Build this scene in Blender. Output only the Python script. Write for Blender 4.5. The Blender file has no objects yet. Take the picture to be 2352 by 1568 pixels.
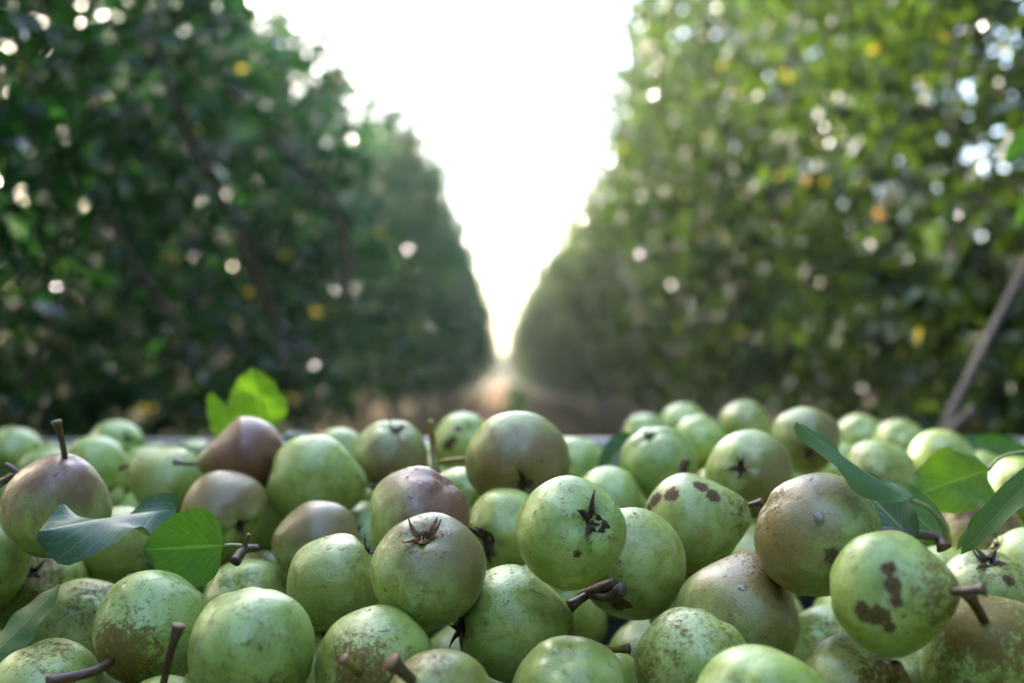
import bpy, math, random
import numpy as np
from mathutils import Vector, Matrix, noise

# ------------------------------------------------------------------ camera, sky, sun, exposure
W0, H0, F0 = 2352.0, 1568.0, 2352.0 * 35 / 36
scene = bpy.context.scene
col = scene.collection
CAM = Vector((0, 0, 0.86))
PITCH, YAW = math.atan(76 / F0), math.atan(26 / F0)
fwd = Vector((math.sin(YAW) * math.cos(PITCH), math.cos(YAW) * math.cos(PITCH), math.sin(PITCH)))
RIGHT = fwd.cross(Vector((0, 0, 1))).normalized()
UP = RIGHT.cross(fwd).normalized()
cd = bpy.data.cameras.new("camera"); cam = bpy.data.objects.new("camera", cd); col.objects.link(cam)
cam.matrix_world = Matrix.Translation(CAM) @ Matrix((RIGHT, UP, -fwd)).transposed().to_4x4()
cd.sensor_width = 36; cd.lens = 35; cd.clip_start = 0.02; cd.clip_end = 2000
cd.dof.use_dof = True; cd.dof.focus_distance = 0.515; cd.dof.aperture_fstop = 3.9
scene.camera = cam
SUN_AZ, SUN_EL = math.radians(-46), math.radians(23)   # azimuth from the row direction
world = bpy.data.worlds.new("World"); scene.world = world; world.use_nodes = True
wn = world.node_tree; bg = wn.nodes["Background"]
sky = wn.nodes.new("ShaderNodeTexSky"); sky.sky_type = 'NISHITA'; sky.sun_disc = False
sky.sun_elevation = SUN_EL; sky.sun_rotation = SUN_AZ; sky.dust_density = 4.5; sky.air_density = 1.0; sky.ozone_density = 1.0
wn.links.new(sky.outputs[0], bg.inputs[0]); bg.inputs[1].default_value = 0.15
sl = bpy.data.lights.new("sun", 'SUN'); sl.energy = 2.7; sl.angle = math.radians(0.5); sl.color = (1, .92, .80)
so = bpy.data.objects.new("sun", sl); col.objects.link(so)
sdir = Vector((math.sin(SUN_AZ) * math.cos(SUN_EL), math.cos(SUN_AZ) * math.cos(SUN_EL), math.sin(SUN_EL)))
so.rotation_euler = sdir.to_track_quat('Z', 'Y').to_euler()
scene.view_settings.view_transform = 'Standard'; scene.view_settings.look = 'None'
scene.view_settings.exposure = 3.72; scene.view_settings.gamma = 1
cy = scene.cycles
cy.max_bounces = 8; cy.transmission_bounces = 6; cy.diffuse_bounces = 4; cy.glossy_bounces = 3; cy.transparent_max_bounces = 8
cy.caustics_reflective = False; cy.caustics_refractive = False; cy.sample_clamp_indirect = 6
cy.use_adaptive_sampling = True; cy.adaptive_threshold = 0.015
cy.use_denoising = True

def at(px, py, d):
    return CAM + fwd * d + RIGHT * ((px - W0 / 2) / F0 * d) + UP * ((H0 / 2 - py) / F0 * d)
def camv(x, y, z):      # direction: x right, y up, z towards the viewer
    return (RIGHT * x + UP * y - fwd * z)

# ------------------------------------------------------------------ materials
class NT:
    def __init__(s, name):
        s.m = bpy.data.materials.new(name); s.m.use_nodes = True
        s.t = s.m.node_tree; s.t.nodes.clear()
        s.out = s.n("ShaderNodeOutputMaterial")
    def n(s, t, **k):
        n = s.t.nodes.new(t)
        for a, b in k.items(): setattr(n, a, b)
        return n
    def set(s, n, i, v):
        if hasattr(v, 'node'): s.t.links.new(v, n.inputs[i])
        else: n.inputs[i].default_value = v
    def noise(s, v, sc, det=4, ro=.55, dist=0):
        n = s.n("ShaderNodeTexNoise"); s.set(n, 'Vector', v); n.inputs['Scale'].default_value = sc
        n.inputs['Detail'].default_value = det; n.inputs['Roughness'].default_value = ro; n.inputs['Distortion'].default_value = dist
        return n.outputs['Fac']
    def ramp(s, v, a, b, lo=0., hi=1.):
        n = s.n("ShaderNodeMapRange"); n.interpolation_type = 'SMOOTHSTEP'; s.set(n, 0, v)
        for i, x in zip((1, 2, 3, 4), (a, b, lo, hi)): n.inputs[i].default_value = x
        return n.outputs[0]
    def math(s, op, a, b=0.5, clamp=False):
        n = s.n("ShaderNodeMath", operation=op); n.use_clamp = clamp; s.set(n, 0, a); s.set(n, 1, b); return n.outputs[0]
    def mix(s, f, a, b):
        n = s.n("ShaderNodeMix", data_type='RGBA'); s.set(n, 0, f)
        s.set(n, 6, a if hasattr(a, 'node') else (*a, 1)); s.set(n, 7, b if hasattr(b, 'node') else (*b, 1)); return n.outputs[2]
    def attr(s, name, kind='GEOMETRY'):
        n = s.n("ShaderNodeAttribute", attribute_type=kind); n.attribute_name = name; return n.outputs['Fac']
    def bump(s, h, st, d):
        n = s.n("ShaderNodeBump"); s.set(n, 'Height', h); n.inputs['Strength'].default_value = st; n.inputs['Distance'].default_value = d; return n.outputs[0]
    def bsdf(s, colr, rough, normal=None, **k):
        p = s.n("ShaderNodeBsdfPrincipled"); s.set(p, 'Base Color', colr if hasattr(colr, 'node') else (*colr, 1)); s.set(p, 'Roughness', rough)
        if normal is not None: s.set(p, 'Normal', normal)
        for a, b in k.items(): s.set(p, a.replace('_', ' '), b)
        return p.outputs[0]
    def done(s, sh): s.t.links.new(sh, s.out.inputs[0]); return s.m

def mat_pear():
    s = NT("pear_skin"); tc = s.n("ShaderNodeTexCoord"); oi = s.n("ShaderNodeObjectInfo")
    cb = s.n("ShaderNodeCombineXYZ"); r = oi.outputs['Random']
    s.set(cb, 0, s.math('MULTIPLY', r, 31.)); s.set(cb, 1, s.math('MULTIPLY', r, 17.)); s.set(cb, 2, s.math('MULTIPLY', r, 7.))
    va = s.n("ShaderNodeVectorMath", operation='ADD'); s.set(va, 0, tc.outputs['Object']); s.set(va, 1, cb.outputs[0]); v = va.outputs[0]
    yel, blu, mar, rus, spo = [s.attr(a) for a in ('yellow', 'blush', 'maroon', 'russet', 'spot')]
    big = s.noise(v, 45, 3); med = s.noise(v, 160, 5, .6); fin = s.noise(v, 900, 3, .6); mot = s.noise(v, 90, 6, .62, .6)
    c = s.mix(s.ramp(big, .35, .68), (0.337, 0.434, 0.113), (0.261, 0.368, 0.0585))
    c = s.mix(s.math('MULTIPLY', s.ramp(s.math('ADD', mot, s.math('MULTIPLY', yel, .22)), .48, .72), .75), c, (0.199, 0.257, 0.0205))
    # pale lenticels and small green specks
    vo = s.n("ShaderNodeTexVoronoi"); s.set(vo, 'Vector', v); vo.inputs['Scale'].default_value = 620
    dot = s.ramp(vo.outputs['Distance'], .12, .34, 1, 0)
    c = s.mix(s.math('MULTIPLY', dot, .35), c, (0.396, 0.475, 0.19))
    vp = s.n("ShaderNodeTexVoronoi"); s.set(vp, 'Vector', v); vp.inputs['Scale'].default_value = 330
    c = s.mix(s.math('MULTIPLY', s.ramp(vp.outputs['Distance'], .07, .2, 1, 0), .6), c, (0.135, 0.139, 0.0329))
    c = s.mix(s.math('MULTIPLY', s.ramp(s.noise(v, 62, 4, .6), .52, .68), .45), c, (0.379, 0.466, 0.219))
    spk = s.math('MULTIPLY', s.ramp(s.noise(v, 760, 3, .75), .57, .64), s.ramp(med, .42, .6))
    c = s.mix(s.math('MULTIPLY', spk, .75), c, (0.143, 0.139, 0.0256))
    # bronze / rosy flush on the side that faced the sun while growing
    bc = s.mix(mar, s.mix(med, (.185, .105, .032), (.17, .14, .038)), s.mix(med, (.15, .026, .024), (.20, .05, .036)))
    bf = s.ramp(s.math('ADD', blu, s.math('MULTIPLY', s.math('SUBTRACT', mot, .5), .7)), .15, .95)
    bf2 = s.math('MULTIPLY', bf, s.ramp(dot, 0, 1, 1., .78))
    c = s.mix(s.math('MULTIPLY', bf2, .93), c, bc)
    # netted russet
    fine = s.noise(v, 420, 6, .7, .8)
    rf0 = s.math('ADD', s.math('MULTIPLY', rus, .55), s.math('ADD', s.math('MULTIPLY', mot, .45), s.math('MULTIPLY', fine, 1.05)))
    rf = s.ramp(rf0, .98, 1.16)
    c = s.mix(s.math('MULTIPLY', rf, .85), c, s.mix(med, (.175, .088, .026), (.10, .052, .018)))
    c = s.mix(s.math('MULTIPLY', s.math('MULTIPLY', rf, dot), .5), c, (0.236, 0.161, 0.0744))
    # scattered freckles
    vf = s.n("ShaderNodeTexVoronoi"); s.set(vf, 'Vector', v); vf.inputs['Scale'].default_value = 190
    fk = s.ramp(s.math('ADD', vf.outputs['Distance'], s.math('MULTIPLY', s.math('SUBTRACT', fine, .5), .25)), .07, .12, 1, 0)
    fk = s.math('MULTIPLY', fk, s.ramp(mot, .52, .60))
    c = s.mix(s.math('MULTIPLY', fk, .75), c, (0.0868, 0.0434, 0.0186))
    # scab patches
    sp = s.ramp(s.math('ADD', spo, s.math('MULTIPLY', s.math('SUBTRACT', s.noise(v, 150, 5, .7), .5), 2.2)) , .24, .5)
    vs = s.n("ShaderNodeTexVoronoi"); s.set(vs, 'Vector', v); vs.inputs['Scale'].default_value = 900
    sc_ = s.mix(s.math('ADD', s.math('MULTIPLY', s.ramp(vs.outputs['Distance'], .2, .5, 1, 0), .7), s.math('MULTIPLY', spo, .35)), (.15, .098, .042), (.028, .016, .009))
    halo = s.ramp(s.math('ADD', spo, s.math('MULTIPLY', s.math('SUBTRACT', s.noise(v, 320, 5, .75), .5), 1.6)), .05, .45)
    c = s.mix(s.math('MULTIPLY', halo, .6), c, (.17, .13, .04))
    c = s.mix(sp, c, sc_)
    hs = s.n("ShaderNodeHueSaturation"); s.set(hs, 'Color', c)
    s.set(hs, 'Value', s.ramp(r, 0, 1, .86, 1.08)); s.set(hs, 'Hue', s.ramp(s.math('FRACT', s.math('MULTIPLY', r, 7.3)), 0, 1, .487, .512)); hs.inputs['Saturation'].default_value = .98
    h = s.math('ADD', s.math('MULTIPLY', fin, .5), s.math('ADD', s.math('MULTIPLY', med, 1.2), s.math('MULTIPLY', sp, -1.2)))
    ro = s.math('ADD', s.ramp(s.noise(v, 240, 6, .75), .3, .7, .27, .54), s.math('MULTIPLY', s.math('MAXIMUM', rf, sp), .22))
    return s.done(s.bsdf(hs.outputs[0], ro, s.bump(s.math('ADD', h, s.math('MULTIPLY', mot, 2.2)), .42, .00055), Subsurface_Weight=.12, Subsurface_Scale=.006, Specular_IOR_Level=s.ramp(s.math('MAXIMUM', rf, sp), 0, 1, .85, .12)))

def mat_simple(name, a, b, scale, rough, bumpd=.0005, spec=.5, streak=None, **k):
    s = NT(name); tc = s.n("ShaderNodeTexCoord"); v = tc.outputs['Object']
    if streak:
        mp = s.n("ShaderNodeMapping"); s.set(mp, 'Vector', v); mp.inputs['Scale'].default_value = streak; v = mp.outputs[0]
    n = s.noise(v, scale, 6, .65); c = s.mix(s.ramp(n, .35, .65), a, b)
    return s.done(s.bsdf(c, rough, s.bump(n, .6, bumpd), Specular_IOR_Level=spec, **k))

def mat_leaf(name, top_a, top_b, vein, trans, tw=.38, rough=.36):
    """single orchard leaf: UV.x runs base to tip, UV.y across (0.5 = midrib)"""
    s = NT(name); uv = s.n("ShaderNodeUVMap"); sx = s.n("ShaderNodeSeparateXYZ"); s.set(sx, 0, uv.outputs[0])
    u, v = sx.outputs[0], sx.outputs[1]
    a = s.math('ABSOLUTE', s.math('SUBTRACT', v, .5))
    mid = s.ramp(a, .012, .03, 1, 0)
    q = s.math('SUBTRACT', s.math('MULTIPLY', u, 8.), s.math('MULTIPLY', a, 7.))
    nz = s.noise(uv.outputs[0], 9, 4)
    q = s.math('ADD', q, s.math('MULTIPLY', nz, .5))
    fr = s.math('ABSOLUTE', s.math('SUBTRACT', s.math('FRACT', q), .5))
    side = s.math('MULTIPLY', s.ramp(fr, .02, .06, 1, 0), .55)
    vn = s.n("ShaderNodeTexVoronoi", feature='DISTANCE_TO_EDGE'); s.set(vn, 'Vector', uv.outputs[0]); vn.inputs['Scale'].default_value = 34
    net = s.math('MULTIPLY', s.ramp(vn.outputs[0], .02, .08, 1, 0), .22)
    vm = s.math('MAXIMUM', s.math('MAXIMUM', mid, side), net)
    big = s.noise(uv.outputs[0], 3.2, 4, .6)
    c = s.mix(s.ramp(big, .3, .7), top_a, top_b)
    c = s.mix(s.math('MULTIPLY', vm, .7), c, vein)
    sp = s.noise(uv.outputs[0], 16, 2, .5)
    c = s.mix(s.ramp(sp, .73, .77), c, (.03, .02, .01))
    tcol = s.mix(s.math('MULTIPLY', vm, .5), s.mix(s.ramp(big, .3, .7), trans, tuple(x * .75 for x in trans)), tuple(min(1, x * 1.5) for x in trans))
    nb = s.bump(s.math('ADD', s.math('MULTIPLY', vm, -.8), s.math('MULTIPLY', s.noise(uv.outputs[0], 60, 3), .3)), .5, .0005)
    p = s.bsdf(c, rough, nb, Specular_IOR_Level=.34)
    tr = s.n("ShaderNodeBsdfTranslucent"); s.set(tr, 0, tcol); s.set(tr, 'Normal', nb)
    mx = s.n("ShaderNodeMixShader"); mx.inputs[0].default_value = tw
    s.t.links.new(p, mx.inputs[1]); s.t.links.new(tr.outputs[0], mx.inputs[2])
    return s.done(mx.outputs[0])

def mat_foliage(name, dark, light, yel, gloss=.20):
    s = NT(name); t = s.attr('tone')
    f = s.math('FRACT', s.math('MULTIPLY', t, 13.7))
    c = s.mix(f, dark, light)
    c = s.mix(s.ramp(t, .992, .993), c, (.42, .36, .05)); c = s.mix(s.ramp(t, .9993, .9996), c, (.34, .16, .06))
    tc = s.mix(f, tuple(x * 1.0 for x in yel), tuple(x * .6 for x in yel))
    tc = s.mix(s.ramp(t, .992, .993), tc, (.75, .6, .06)); tc = s.mix(s.ramp(t, .9993, .9996), tc, (.6, .28, .08))
    p = s.bsdf(c, gloss, Specular_IOR_Level=.3)
    tr = s.n("ShaderNodeBsdfTranslucent"); s.set(tr, 0, tc)
    mx = s.n("ShaderNodeMixShader"); mx.inputs[0].default_value = .38
    s.t.links.new(p, mx.inputs[1]); s.t.links.new(tr.outputs[0], mx.inputs[2])
    return s.done(mx.outputs[0])

M = {}
M['pear'] = mat_pear()
M['stem'] = mat_simple("pear_stem_bark", (.045, .02, .011), (.09, .045, .024), 260, .36, .0006)
M['stem_y'] = mat_simple("pear_stem_yellow", (.22, .19, .03), (.15, .09, .03), 200, .4, .0004)
M['stem_k'] = mat_simple("pear_stem_dark", (.045, .028, .02), (.11, .065, .04), 260, .42, .0006)
M['cut'] = mat_simple("cut_wood", (.16, .08, .03), (.10, .06, .03), 500, .6, .0004)
M['calyx'] = mat_simple("dried_calyx", (.018, .011, .009), (.075, .035, .018), 420, .5, .0007, spec=.25)
M['calyx_b'] = mat_simple("dried_calyx_brown", (.05, .022, .01), (.19, .085, .03), 380, .5, .0007, spec=.25)
M['petiole'] = mat_simple("leaf_stalk", (.20, .25, .10), (.16, .20, .07), 150, .42, .0003)
M['leaf_green'] = mat_leaf("leaf_bright_green", (.035, .10, .012), (.05, .13, .018), (.20, .28, .08), (.085, .25, .012), .45)
M['leaf_sunny'] = mat_leaf('leaf_translucent', (.06, .13, .012), (.08, .16, .02), (.24, .32, .08), (.17, .36, .015), .5)
M['leaf_dark'] = mat_leaf("leaf_dark_green", (.018, .05, .018), (.028, .065, .025), (.16, .24, .10), (.10, .25, .03), .2, .38)
M['leaf_grey'] = mat_leaf("leaf_grey_underside", (.05, .135, .035), (.075, .165, .05), (.18, .23, .12), (.10, .2, .04), .25, .42)
M['leaf_blue'] = mat_leaf("leaf_glossy", (.025, .075, .035), (.035, .10, .045), (.2, .28, .17), (.12, .25, .06), .18, .36)
M['fol_a'] = mat_foliage("foliage_shade_tinted", (.002, .015, .005), (.008, .052, .017), (.028, .115, .012))  # same leaves as the other row, shade put into a deeper green
M['fol_b'] = mat_foliage("foliage_sun_tinted", (.003, .019, .006), (.013, .047, .015), (.06, .11, .007))  # same leaves, sun glow put into a yellower colour
M['bark'] = mat_simple("orchard_bark", (.05, .038, .028), (.11, .09, .075), 18, .85, .012, streak=(1, 1, .25))
M['dead'] = mat_simple("weathered_branch", (.06, .048, .04), (.10, .08, .068), 60, .8, .002, streak=(1, 1, .2))
M['bin'] = mat_simple("weathered_blue_grey_plastic", (.085, .12, .122), (.12, .15, .15), 14, .42, .0008)
M['water'] = None
s = NT("water_bead"); fr = s.n("ShaderNodeFresnel"); fr.inputs[0].default_value = 1.40; ta = s.n("ShaderNodeBsdfTransparent"); gl = s.n("ShaderNodeBsdfGlossy"); gl.inputs['Roughness'].default_value = .03
mx = s.n("ShaderNodeMixShader"); s.set(mx, 0, s.math('ADD', fr.outputs[0], .03)); s.t.links.new(ta.outputs[0], mx.inputs[1]); s.t.links.new(gl.outputs[0], mx.inputs[2])
M['water'] = s.done(mx.outputs[0])

def mat_ground(name, a, b, c3):
    s = NT(name); tc = s.n("ShaderNodeTexCoord"); v = tc.outputs['Object']
    n1 = s.noise(v, .9, 5, .6); n2 = s.noise(v, 14, 6, .7)
    c = s.mix(s.ramp(n1, .35, .65), a, b); c = s.mix(s.ramp(n2, .5, .7), c, c3)
    return s.done(s.bsdf(c, .92, s.bump(n2, .8, .03), Specular_IOR_Level=.0))
M['ground'] = mat_ground("dry_orchard_ground", (.085, .06, .036), (.115, .083, .05), (.05, .045, .022))
M['track'] = mat_ground("bare_track_soil", (.27, .17, .10), (.22, .14, .085), (.17, .11, .07))
M['grass'] = mat_simple("dry_grass", (.09, .075, .035), (.04, .055, .016), 3, .8, spec=.05)
M['weed'] = mat_foliage("weed_leaves", (.03, .10, .03), (.06, .16, .05), (.12, .34, .04))

# ------------------------------------------------------------------ mesh helpers
def mesh_obj(name, verts, faces, mat, parent=None, smooth=True, mats=None, midx=None, attrs=None, uv=None):
    me = bpy.data.meshes.new(name)
    me.from_pydata([tuple(v) for v in verts] if not isinstance(verts, np.ndarray) else verts.tolist(), [], faces if isinstance(faces, list) else faces.tolist())
    for m in (mats or [mat]): me.materials.append(m)
    if midx is not None: me.polygons.foreach_set('material_index', midx)
    me.polygons.foreach_set('use_smooth', [smooth] * len(me.polygons))
    for k, vals in (attrs or {}).items():
        a = me.attributes.new(k, 'FLOAT', 'POINT'); a.data.foreach_set('value', np.asarray(vals, np.float32))
    if uv is not None:
        l = me.uv_layers.new(name='UVMap'); idx = np.zeros(len(me.loops), np.int32); me.loops.foreach_get('vertex_index', idx)
        l.data.foreach_set('uv', np.asarray(uv, np.float32)[idx].ravel())
    me.update()
    o = bpy.data.objects.new(name, me); col.objects.link(o)
    if parent is not None:
        o.parent = parent; 
    return o
def tag(o, label=None, cat=None, group=None, kind=None):
    for k, v in (('label', label), ('category', cat), ('group', group), ('kind', kind)):
        if v: o[k] = v
    return o
def empty(name, loc, rz=0):
    o = bpy.data.objects.new(name, None); col.objects.link(o); o.location = loc; o.rotation_euler = (0, 0, rz); o.empty_display_size = .02
    return o

def tube(pts, rads, seg=10, cap=True, rough=0., seed=0):
    rng = random.Random(seed); pts = [Vector(p) for p in pts]; V = []; Fc = []
    n = len(pts); ref = Vector((.31, .47, .83))
    for i, p in enumerate(pts):
        t = (pts[min(i + 1, n - 1)] - pts[max(i - 1, 0)]).normalized()
        a = t.cross(ref); a = a.normalized() if a.length > 1e-3 else t.orthogonal().normalized(); b = t.cross(a)
        for k in range(seg):
            an = 2 * math.pi * k / seg; rr = rads[i] * (1 + rough * (rng.random() - .5))
            V.append(p + (a * math.cos(an) + b * math.sin(an)) * rr)
    for i in range(n - 1):
        for k in range(seg):
            k2 = (k + 1) % seg; Fc.append((i * seg + k, i * seg + k2, (i + 1) * seg + k2, (i + 1) * seg + k))
    if cap:
        for i, rev in ((0, True), (n - 1, False)):
            c = len(V); V.append(pts[i].copy())
            for k in range(seg):
                k2 = (k + 1) % seg; f = (i * seg + k, i * seg + k2, c); Fc.append(f[::-1] if rev else f)
    return V, Fc
def join(parts):
    V = []; Fc = []
    for v, f in parts:
        o = len(V); V += list(v); Fc += [tuple(i + o for i in x) for x in f]
    return V, Fc
def spline(ctrl, n):
    ctrl = [Vector(c) for c in ctrl]; P = [ctrl[0] * 2 - ctrl[1]] + ctrl + [ctrl[-1] * 2 - ctrl[-2]]; out = []
    segs = len(ctrl) - 1
    for i in range(n):
        t = i / (n - 1) * segs; k = min(int(t), segs - 1); t -= k
        a, b, c, d = P[k:k + 4]
        out.append(.5 * ((2 * b) + (c - a) * t + (2 * a - 5 * b + 4 * c - d) * t * t + (3 * b - a - 3 * c + d) * t ** 3))
    return out
def box(x0, x1, y0, y1, z0, z1):
    V = [(x, y, z) for z in (z0, z1) for y in (y0, y1) for x in (x0, x1)]
    return [Vector(v) for v in V], [(0, 2, 3, 1), (4, 5, 7, 6), (0, 1, 5, 4), (2, 6, 7, 3), (0, 4, 6, 2), (1, 3, 7, 5)]

# ------------------------------------------------------------------ ground
me_s = 150
g = mesh_obj('ground', [(-me_s, -60, 0), (me_s, -60, 0), (me_s, 250, 0), (-me_s, 250, 0)], [(0, 1, 2, 3)], M['ground'], smooth=False); tag(g, kind='structure')
tv = []; tf = []; rng = random.Random(4)
for i in range(60):
    y = -3 + i * 1.7
    for sx in (-1, 1): tv.append((.02 + sx * (.52 + .07 * noise.noise(Vector((sx * 3, y * .7, 0)))), y, .004))
for i in range(59): tf.append((2 * i, 2 * i + 1, 2 * i + 3, 2 * i + 2))
g = mesh_obj('dirt_track', tv, tf, M['track'], smooth=False); tag(g, kind='structure')

# dry grass: uncountable, one object
nr = np.random.RandomState(7)
def blades(n, fx, fy, hlo, hhi):
    V = np.zeros((n, 3, 3)); x = fx(n); y = fy(n); h = nr.uniform(hlo, hhi, n); a = nr.uniform(0, 6.28, n); w = nr.uniform(.003, .007, n)
    V[:, 0] = np.stack([x - np.cos(a) * w, y - np.sin(a) * w, np.zeros(n)], 1); V[:, 1] = np.stack([x + np.cos(a) * w, y + np.sin(a) * w, np.zeros(n)], 1)
    V[:, 2] = np.stack([x + nr.normal(0, .35, n) * h, y + nr.normal(0, .35, n) * h, h], 1)
    return V.reshape(-1, 3), np.arange(n * 3).reshape(n, 3)
sgn = lambda n: np.where(nr.rand(n) < .5, -1, 1)
V, Fc = blades(26000, lambda n: sgn(n) * np.abs(nr.normal(1.45, .42, n)) + .05, lambda n: 2 + 50 * nr.rand(n) ** 1.5, .05, .22)
g = mesh_obj('dry_grass', V, Fc, M['grass'], smooth=False); tag(g, 'pale dry grass along both edges of the bare track', 'grass', kind='stuff')

# ------------------------------------------------------------------ trees
def crown_mesh(seed, H=3.05, Rm=.95, z0=.55, nshoot=900, per=12, sun=False, sparse=0.):
    r = np.random.RandomState(seed); P = []; D = []; T = []
    off = r.rand(3) * 50; shoots = 0; tries = 0
    while shoots < nshoot and tries < nshoot * 12:
        tries += 1
        z = z0 + (H - z0) * r.rand() ** .9; t = (z - z0) / (H - z0)
        R = Rm * (0.55 + .45 * min(1, t * 3.2)) * (1 - max(0, t - .6) / .4 * .55)
        a = r.rand() * 6.283; R *= 1 + .6 * noise.noise(Vector((math.cos(a) * 1.3, math.sin(a) * 1.3, z * 1.9)) + Vector(off))
        rr = R * math.sqrt(r.uniform(.12, 1))
        p = np.array([rr * math.cos(a) , rr * math.sin(a) * .98, z])
        nv = noise.noise(Vector(p * 1.9 + off)) + .35 * noise.noise(Vector(p * 5 + off))
        if nv < -.24 + sparse: continue
        d = np.array([math.cos(a) * .8, math.sin(a) * .8, r.uniform(-.35, .9)]) + r.normal(0, .35, 3)
        if t > .8: d[2] += .8
        d /= np.linalg.norm(d); L = r.uniform(.15, .34) * (1 + (1.6 * r.rand() ** 2 if t > .6 else 0))
        for k in range(per):
            f = (k + r.rand() * .6) / per
            q = p + d * L * f; q = q + np.array([0, 0, -.1 * f * f * (1 - d[2])]) * L
            ld = d * .5 + r.normal(0, .75, 3); ld[2] -= .25; ld /= np.linalg.norm(ld)
            P.append(q); D.append(ld); T.append(r.rand())
        shoots += 1
    for _ in range(34):          # long stray shoots that break the outline
        z = r.uniform(z0 + .5, H - .15); t = (z - z0) / (H - z0); a = r.rand() * 6.283; R = Rm * (1 - max(0, t - .6) / .4 * .55) * .8
        p = np.array([R * math.cos(a), R * math.sin(a), z]); d = np.array([math.cos(a) * .7, math.sin(a) * .7, r.uniform(-.1, 1.5)]); d /= np.linalg.norm(d); L = r.uniform(.35, .75)
        for k in range(16):
            f = (k + r.rand() * .5) / 16; q = p + d * L * f + np.array([0, 0, -.22 * f * f * L])
            for _k in range(2 if f < .6 else 1):
                ld = d * .4 + r.normal(0, .8, 3); ld /= np.linalg.norm(ld); P.append(q); D.append(ld); T.append(r.rand())
    P = np.array(P); D = np.array(D); n = len(P); T = np.array(T)
    side = np.cross(D, r.normal(0, 1, (n, 3)) * .8 + np.array([0, 0, 1.])); side /= np.linalg.norm(side, axis=1)[:, None]
    nm = np.cross(side, D); L = r.uniform(.05, .085, n)[:, None]; w = L * r.uniform(.26, .36, n)[:, None]
    V = np.stack([P, P + D * L * .33 + side * w, P + D * L * .7 + side * w * .8, P + D * L - nm * L * .12, P + D * L * .7 - side * w * .8, P + D * L * .33 - side * w, P + D * L * .5 - nm * w * .35], 1)
    b = (np.arange(n) * 7)[:, None]
    Fc = np.concatenate([b + np.array([[0, 6, 1]]), b + np.array([[1, 6, 2]]), b + np.array([[2, 6, 3]]), b + np.array([[3, 6, 4]]), b + np.array([[4, 6, 5]]), b + np.array([[5, 6, 0]])], 1).reshape(-1, 3)
    return V.reshape(-1, 3), Fc, np.repeat(T, 7)

def tree_proto(seed, mat, H, Rm, full=True, **k):
    r = random.Random(seed); root = empty('pear_tree', (0, 0, 0))
    lean = r.uniform(-.08, .08)
    tp = spline([(0, 0, -.05), (lean * .5, r.uniform(-.04, .04), .6), (lean, r.uniform(-.06, .06), 1.5), (lean * .5, 0, H - .45)], 16)
    v, f = tube(tp, [.062 - .052 * (i / 15) ** .8 + (.02 if i == 0 else 0) for i in range(16)], 10, rough=.12, seed=seed)
    mesh_obj('trunk', v, f, M['bark'], root)
    if full:
        for i in range(8):
            z = .65 + i * .24; b = tp[min(15, max(1, int((z + .05) / (H - .4) * 15)))]
            a = i * 2.4 + r.random(); L = r.uniform(.6, .95) * (1 - .4 * i / 8); up = r.uniform(.5, 1.1)
            pts = spline([b, b + Vector((math.cos(a) * L * .5, math.sin(a) * L * .5, L * .35 * up)), b + Vector((math.cos(a) * L, math.sin(a) * L, L * .95 * up))], 8)
            v, f = tube(pts, [.022 * (1 - .75 * j / 7) for j in range(8)], 7, rough=.15, seed=i)
            mesh_obj('limb', v, f, M['bark'], root)
    v, f, t = crown_mesh(seed, H, Rm, **k)
    mesh_obj('crown', v, f, mat, root, smooth=False, attrs={'tone': t})
    return root
def dup(root):
    r = root.copy(); col.objects.link(r)
    for ch in root.children:
        c = ch.copy(); col.objects.link(c); c.parent = r
    return r
protoA = [tree_proto(10 + i, M['fol_a'], 3.3 + .1 * i, .95, nshoot=1150, sparse=-.12) for i in range(4)]
protoB = [tree_proto(30 + i, M['fol_b'], 3.25 + .1 * i, .92, nshoot=1100, sparse=-.12) for i in range(4)]
protoF = [tree_proto(50 + i, M['fol_b'], 3.35, .95, full=False, nshoot=520, per=9) for i in range(2)]
used = set()
def place(protos, x, y, rz, sc, label, group, k=None):
    p = protos[k if k is not None else rngt.randrange(len(protos))]
    o = p if p.name not in used else dup(p)
    used.add(p.name); used.add(o.name)
    o.location = (x, y, 0); o.rotation_euler = (0, 0, rz); o.scale = (sc[0], sc[0], sc[1]); tag(o, label, 'tree', group)
    return o
rngt = random.Random(12)
ORD = ['nearest', 'second', 'third', 'fourth', 'fifth', 'sixth', 'seventh', 'eighth', 'ninth', 'tenth', 'eleventh', 'twelfth']
rowA = []
for i in range(50):
    y = 1.55 + i * 1.55 + rngt.uniform(-.15, .15)
    x = -1.86 + rngt.uniform(-.1, .1) + min(.45, max(0, (y - 7) * .04)); sz = rngt.uniform(.9, 1.12) * (1.05 if y > 10.5 else .87)
    lab = ('%s leafy tree from the fruit bin in the dark shaded row' % ORD[i]) if i < 12 else 'leafy tree deep along the shaded row, merged with its neighbours'
    t_ = place(protoA if y < 30 else protoF, x, y, rngt.random() * 6.28, (rngt.uniform(.95, 1.06), sz), lab, 'trees of the shaded row'); rowA.append(t_)
for i in range(50):
    y = 1.35 + i * 1.55 + rngt.uniform(-.15, .15)
    x = 1.94 + rngt.uniform(-.1, .1) - min(.35, max(0, (y - 12) * .02)); sz = rngt.uniform(.9, 1.12)
    if i in (3, 4): sz = 1.2; x = 1.74
    lab = ('%s leafy tree from the fruit bin in the brighter sunlit row' % ORD[i]) if i < 12 else 'leafy tree deep along the sunlit row, merged with its neighbours'
    place(protoB if y < 30 else protoF, x, y, rngt.random() * 6.28, (rngt.uniform(.92, 1.04), sz), lab, 'trees of the sunlit row')
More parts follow.
